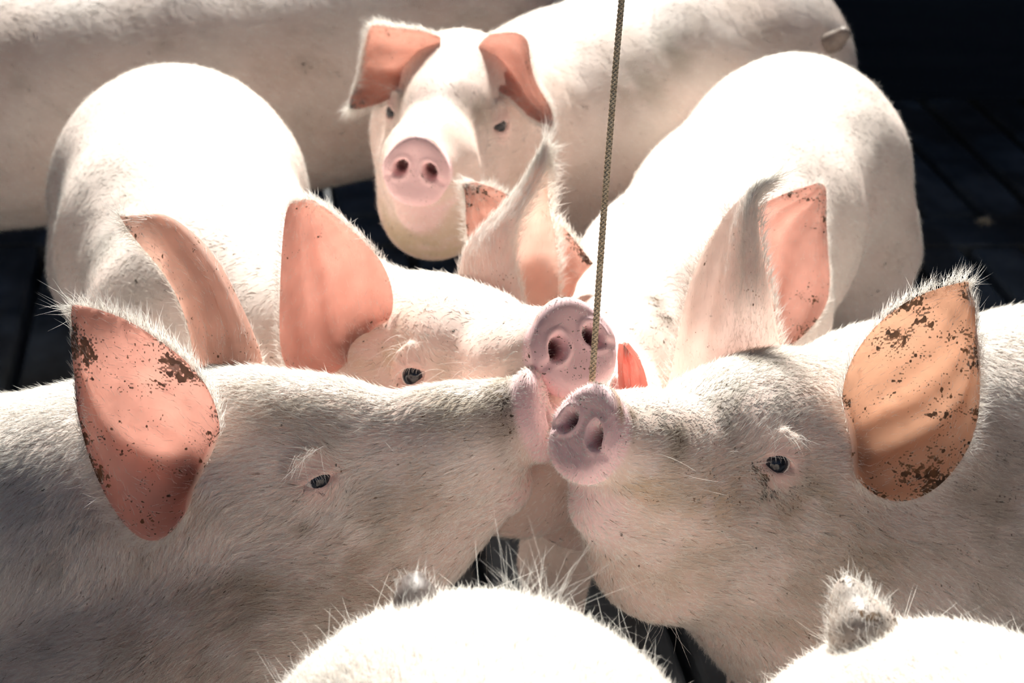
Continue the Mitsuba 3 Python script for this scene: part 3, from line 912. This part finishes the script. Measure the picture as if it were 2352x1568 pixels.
def surface_at(pig, px, py, d0=.9, d1=4.5):
    d = np.linspace(d0, d1, 1800)
    f = pig.F(np.array([at(px, py, t) for t in d]))
    k = int(np.argmax(f < 0))
    X = at(px, py, d[k])
    return X, unit(pig.F.grad(X[None].astype(f32)))[0]


def tail(pig, chain, col, hairs, length, label):
    fld = Field(); fld.chain([tuple(map(float, c)) for c in chain], k=.006)
    c = np.array(chain)
    V, F = surface_net(fld, c[:, :3].min(0) - c[:, 3].max() - .01, c[:, :3].max(0) + c[:, 3].max() + .01, .0032)
    V = project(fld, V, 2)
    n = meshkit.fbm(V * 90, 3, 3)[:, None]
    C = np.clip(np.array(col) * (.6 + .8 * n), 0, 1)
    M = np.clip((n[:, 0] - .4) * 2, .02, .7)
    k = add(f'{pig.name}__tail', (V, F), 'skin', smooth=True, uv=np.stack([M, M], 1), color=C, label=label)
    N = unit(fld.grad(V)); rng = np.random.default_rng(77)
    if hairs:
        i, b = sample_faces(V, F, np.ones(len(F)), hairs, rng)
        P_ = (V[F[i]] * b[:, :, None]).sum(1); N_ = unit((N[F[i]] * b[:, :, None]).sum(1))
        up = unit(c[-1, :3] - c[0, :3])
        D = unit(N_ * .5 + up * .8 + rng.normal(0, .3, P_.shape))
        add_hair(f'{k}__hair', [(*hair_mesh(P_, N_, D, length * rng.uniform(.4, 1.3, hairs), rng.uniform(.00014, .00022, hairs), rng.normal(0, .35, P_.shape) - .2 * N_, rng, 3), FUR_WHITE * np.clip(rng.normal(.95, .1, (hairs, 1)), .6, 1.05))])


tail(G_, [(*at(958, 1425, 1.405), .017), (*at(956, 1375, 1.415), .0145), (*at(951, 1347, 1.42), .0095), (*at(957, 1322, 1.42), .003)], (.15, .12, .11), 220, .010, 'short dark tail stump with a pale tip')
X, N = surface_at(H_, 1985, 1462)
dh = float((X - EYE) @ FW)
tail(H_, [(*(X - N * .022), .030), (*(X + N * .002), .023), (*at(1962, 1405, dh + .012), .0165), (*at(1952, 1372, dh + .016), .0125), (*at(1945, 1345, dh + .018), .0060)], (.40, .34, .30), 1500, .011, 'short raised tail stump, dark and hairy')
X, N = surface_at(E_, 1903, 100)
tail(E_, [(*(X - N * .02), .018), (*(X + N * .012), .015), (*(X + N * .030 + [0, 0, .006]), .011)], (.30, .25, .22), 0, 0, 'short dark tail stump')


def tuft(pig, px, py, n, length, spread):
    rng = np.random.default_rng(31)
    X, N = surface_at(pig, px, py)
    P_ = X + rng.normal(0, spread, (n, 3)) * [1, .6, .25]
    P_ = P_ - (pig.F(P_)[:, None]) * N
    D = unit(N * .5 + [0, .25, .7] + rng.normal(0, .42, (n, 3)))
    add_hair(f'{pig.name}__hair_tuft', [(*hair_mesh(P_, np.tile(N, (n, 1)), D, length * rng.uniform(.3, 1.1, n), rng.uniform(.00011, .00017, n), rng.normal(0, .95, (n, 3)), rng, 6), FUR_WHITE * np.clip(rng.normal(1, .06, (n, 1)), .7, 1.05))], 'tuft of long curly white hair')


tuft(G_, 1215, 1405, 180, .024, .012)
tuft(B, 800, 845, 36, .022, .008)
A.whiskers(70); D_.whiskers(110); B.whiskers(80)
A.lashes('R'); D_.lashes('L'); B.lashes('R'); E_.lashes('L', 12, 10); E_.lashes('R', 12, 10)

A.ear('R', [[(505, 985, 0), (480, 1040, .02), (455, 1090, .03), (438, 1130, .02), (425, 1180, 0)],
            [(455, 860, -.015), (415, 970, .025), (385, 1050, .035), (355, 1150, .015), (338, 1240, -.01)],
            [(370, 785, -.02), (320, 900, .01), (290, 1000, .02), (270, 1090, .01), (262, 1170, -.01)],
            [(290, 735, -.01), (245, 840, .005), (222, 920, .015), (207, 985, .01), (205, 1050, 0)],
            [(215, 708, .01), (195, 770, .01), (185, 830, .012), (178, 885, .01), (180, 935, .008)],
            [(165, 700, .02), (165, 725, .02), (166, 755, .02), (168, 785, .02), (172, 820, .02)]], mud=.5, mud_tip=.75, fl=.018, dz=-.035)
A.ear('L', [[(440, 850, .01), (480, 850, -.005), (520, 850, -.012), (560, 845, -.01), (600, 835, .01)],
            [(440, 790, .01), (475, 770, -.008), (510, 760, -.015), (550, 755, -.012), (590, 790, .01)],
            [(415, 700, .02), (450, 680, .0), (480, 660, -.01), (510, 650, -.008), (550, 700, .012)],
            [(370, 620, .03), (400, 600, .012), (430, 580, .0), (465, 575, .0), (512, 620, .02)],
            [(320, 560, .035), (345, 530, .025), (380, 515, .015), (420, 520, .015), (462, 560, .025)],
            [(275, 495, .04), (300, 497, .038), (330, 497, .035), (360, 502, .03), (392, 512, .03)]], mud=.35, mud_tip=.2, inner=(.88, .64, .56), outer=(.92, .79, .73))
D_.ear('L', [[(1935, 910, -.0), (1950, 960, .015), (1960, 1010, .02), (1965, 1060, .015), (1970, 1100, 0)],
             [(1975, 795, -.01), (2010, 890, .025), (2030, 980, .035), (2040, 1070, .02), (2055, 1150, -.01)],
             [(2050, 715, -.015), (2100, 830, .02), (2130, 930, .03), (2145, 1020, .02), (2150, 1120, -.01)],
             [(2120, 675, -.01), (2165, 780, .012), (2190, 870, .02), (2210, 955, .012), (2225, 1025, 0)],
             [(2180, 655, .0), (2205, 720, .01), (2225, 790, .012), (2240, 850, .01), (2250, 910, .005)],
             [(2225, 645, .01), (2228, 665, .01), (2232, 690, .012), (2236, 720, .012), (2240, 755, .01)]], inner=(.86, .58, .42), mud=.78, mud_tip=.45, dz=-.035, fl=.012, ridges=4.2)
D_.ear('R', [[(1535, 880, .06), (1585, 875, .05), (1640, 860, .035), (1715, 835, .02), (1795, 815, .03)],
             [(1565, 730, .05), (1610, 725, .03), (1660, 710, 0), (1710, 690, -.02), (1768, 670, .0)],
             [(1592, 630, .05), (1635, 620, .03), (1680, 605, .0), (1715, 595, -.015), (1752, 590, .0)],
             [(1640, 530, .04), (1665, 522, .025), (1695, 515, .0), (1718, 510, -.01), (1740, 505, .0)],
             [(1705, 462, .02), (1712, 455, .01), (1722, 450, .0), (1730, 447, -.005), (1742, 450, 0)],
             [(1770, 415, .01), (1773, 413, .005), (1776, 411, .0), (1779, 411, 0), (1784, 412, 0)]], mud=.2, mud_tip=.1, face='out', coat=4000, inner=(.92, .78, .72), outer=(.95, .88, .85), coat_from=.42)
B.ear('R', [[(735, 872, 0), (775, 850, .02), (810, 815, .03), (845, 770, .025), (890, 735, 0)],
            [(655, 835, -.01), (705, 790, .015), (755, 740, .03), (820, 690, .03), (902, 680, 0)],
            [(642, 740, -.01), (695, 690, .015), (750, 640, .03), (815, 600, .025), (880, 610, -.005)],
            [(645, 620, -.005), (690, 590, .012), (735, 560, .022), (785, 530, .018), (835, 555, -.005)],
            [(652, 520, 0), (685, 500, .01), (715, 490, .015), (745, 485, .012), (775, 500, 0)],
            [(665, 470, .005), (680, 462, .008), (695, 458, .01), (712, 458, .008), (728, 468, .005)]], mud=.22, mud_tip=.08, fringe=900, fl=.009, dz=-.035)
B.ear('L', [[(1205, 735, -.01), (1140, 720, -.025), (1065, 680, .0), (1150, 730, .04), (1262, 745, .05)],
            [(1187, 640, -.02), (1130, 630, -.03), (1068, 600, 0), (1160, 620, .035), (1282, 650, .04)],
            [(1178, 560, -.02), (1140, 545, -.028), (1105, 535, 0), (1180, 540, .03), (1275, 550, .03)],
            [(1200, 490, -.015), (1180, 478, -.02), (1165, 470, 0), (1205, 470, .02), (1262, 480, .02)],
            [(1238, 420, -.005), (1225, 408, -.008), (1215, 400, 0), (1235, 400, .008), (1258, 415, .01)],
            [(1258, 335, 0), (1254, 332, -.002), (1250, 328, 0), (1255, 326, .002), (1262, 330, .003)]], mud=.12, mud_tip=.05, face='far', coat=7000, inner=(.90, .70, .62), outer=(.95, .88, .85))
C_.ear('R', [[(1310, 690, 0), (1320, 660, .01), (1330, 640, .015), (1345, 620, .01), (1362, 605, 0)],
             [(1230, 690, 0), (1240, 640, .015), (1260, 590, .02), (1290, 555, .015), (1315, 545, 0)],
             [(1140, 640, 0), (1160, 590, .012), (1185, 540, .018), (1220, 500, .012), (1255, 488, 0)],
             [(1082, 570, .01), (1100, 530, .015), (1120, 500, .018), (1150, 470, .015), (1190, 457, .01)],
             [(1070, 490, .015), (1082, 470, .018), (1095, 455, .02), (1110, 440, .018), (1135, 432, .015)],
             [(1062, 425, .02), (1066, 422, .02), (1070, 420, .02), (1076, 419, .02), (1084, 420, .02)]], mud=.6, mud_tip=.9, inner=(.88, .56, .49), fl=.010)
C_.ear('L', [[(1640, 740, 0), (1670, 790, .01), (1700, 820, .015), (1740, 830, .01), (1780, 820, 0)],
             [(1660, 620, .0), (1700, 670, .012), (1750, 720, .018), (1800, 765, .012), (1845, 770, 0)],
             [(1690, 530, 0), (1730, 560, .012), (1780, 600, .018), (1840, 660, .012), (1900, 690, 0)],
             [(1740, 475, .005), (1770, 500, .012), (1810, 530, .018), (1860, 570, .012), (1903, 590, .005)],
             [(1815, 440, .01), (1835, 460, .012), (1855, 480, .015), (1880, 500, .012), (1898, 510, .01)],
             [(1880, 420, .01), (1884, 421, .01), (1889, 423, .01), (1893, 427, .01), (1897, 433, .01)]], mud=.4, mud_tip=.4, inner=(.89, .57, .51), fringe=900, fl=.006)
E_.ear('R', [[(1012, 85, 0), (1010, 110, .01), (1000, 140, .015), (980, 170, .01), (955, 195, 0)],
             [(945, 68, -.01), (935, 105, .01), (920, 150, .02), (910, 190, .01), (905, 222, -.015)],
             [(890, 62, -.01), (880, 105, .01), (870, 150, .015), (865, 195, .01), (866, 240, -.02)],
             [(852, 62, -.005), (845, 110, .01), (840, 155, .012), (835, 195, .005), (838, 247, -.02)],
             [(838, 120, 0), (828, 155, .005), (820, 190, .005), (815, 220, -.0), (818, 250, -.015)],
             [(808, 225, 0), (806, 232, 0), (805, 238, 0), (804, 244, -.005), (806, 250, -.01)]], mud=.3, mud_tip=.3, inner=(.76, .45, .38), fl=.012, dz=-.035)
E_.ear('L', [[(1125, 80, 0), (1110, 95, .01), (1095, 115, .015), (1095, 140, .01), (1105, 170, 0)],
             [(1205, 85, -.01), (1180, 110, .01), (1155, 140, .02), (1140, 170, .01), (1140, 205, -.015)],
             [(1218, 135, -.01), (1205, 155, .005), (1190, 180, .012), (1180, 205, .005), (1180, 232, -.02)],
             [(1232, 190, -.005), (1222, 205, .005), (1212, 225, .008), (1208, 245, .0), (1212, 265, -.02)],
             [(1255, 230, 0), (1248, 243, .003), (1242, 257, .003), (1240, 268, 0), (1244, 282, -.015)],
             [(1270, 275, 0), (1269, 280, 0), (1268, 285, 0), (1267, 289, -.003), (1266, 292, -.006)]], mud=.3, mud_tip=.3, inner=(.76, .45, .39), fl=.006, dz=-.035)

lip_depth = min(float((surface_at(C_, x, y)[0] - EYE) @ FW) for x, y in ((1440, 800), (1460, 840), (1475, 880), (1440, 880))) - .022 - C_.depth((-.01, -.075, -.02))
C_.ear('R', [[(1424, 790, 0), (1432, 790, .004), (1442, 792, 0)],
             [(1420, 830, 0), (1442, 828, .012), (1468, 826, 0)],
             [(1420, 865, 0), (1448, 862, .016), (1482, 860, 0)],
             [(1425, 903, 0), (1455, 906, .010), (1492, 908, 0)]], part='lip', fringe=60, coat=0, inner_coat=60, fl=.012, mud=.1, mud_tip=.05, dz=lip_depth, inner=(.88, .48, .42), outer=(.88, .52, .46), label='glowing pink lip fold beside the raised snout')

# ------------------------------------------------------------------ the rope
def rope():
    a, b = at(1360, 876, 1.712), at(1441, -60, 1.725)
    top = b + (b - a) * 1.4
    n, turns = 900, 0
    L = np.linalg.norm(top - a)
    t = np.linspace(0, 1, n)
    ax = unit(top - a); s1 = unit(np.cross(ax, [0, 1, 0])); s2 = np.cross(ax, s1)
    cen = a + (top - a) * t[:, None] + s1[None] * (.003 * np.sin(t * 5.0))[:, None]
    ms = []
    strands = [(1, k / 4, .0016, .0012, 5) for k in range(4)] + [(-1, k / 4, .0016, .0012, 5) for k in range(4)] + [(0, 0, 0, .0022, 10)]
    for sgn, k, off, rad, m in strands:
            ph = sgn * t * L / .016 * 2 * np.pi + k * 2 * np.pi
            wob = 1 + .10 * np.cos(4 * ph) * sgn
            c = cen + off * wob[:, None] * (np.cos(ph)[:, None] * s1 + np.sin(ph)[:, None] * s2)
            ang = np.arange(m) * 2 * np.pi / m
            V = c[:, None] + rad * (np.cos(ang)[None, :, None] * s1 + np.sin(ang)[None, :, None] * s2)
            i, j = np.meshgrid(np.arange(n - 1), np.arange(m), indexing='ij')
            q = np.stack([i * m + j, i * m + (j + 1) % m, (i + 1) * m + (j + 1) % m, (i + 1) * m + j], -1).reshape(-1, 4)
            f = np.vstack([q[:, [0, 1, 2]], q[:, [0, 2, 3]]])
            ms.append(trimesh.Trimesh(V.reshape(-1, 3), f, process=False))
    return trimesh.util.concatenate(ms)


add('rope', rope(), 'rope_fibre', smooth=True)
labels['rope'] = {'label': 'thin braided tan rope hanging down to the two pink snouts', 'category': 'rope'}


def straw():
    rng = np.random.default_rng(8)
    ms = []
    for i in range(26):
        L = rng.uniform(.01, .034)
        m = trimesh.creation.cylinder(radius=rng.uniform(.0006, .0012), height=L * .8, sections=6)
        m.apply_transform(trimesh.transformations.euler_matrix(math.pi / 2 + rng.normal(0, .35), 0, rng.uniform(0, 2 * math.pi)))
        m.apply_translation([.945 + rng.normal(0, .009), 3.83 + rng.normal(0, .012), .003 + abs(rng.normal(0, .003))])
        ms.append(m)
    return trimesh.util.concatenate(ms)


add('straw_wisp', straw(), 'straw')
labels['straw_wisp'] = {'label': 'small pale wisp of straw on the dark slatted floor at right', 'category': 'straw', 'kind': 'stuff'}
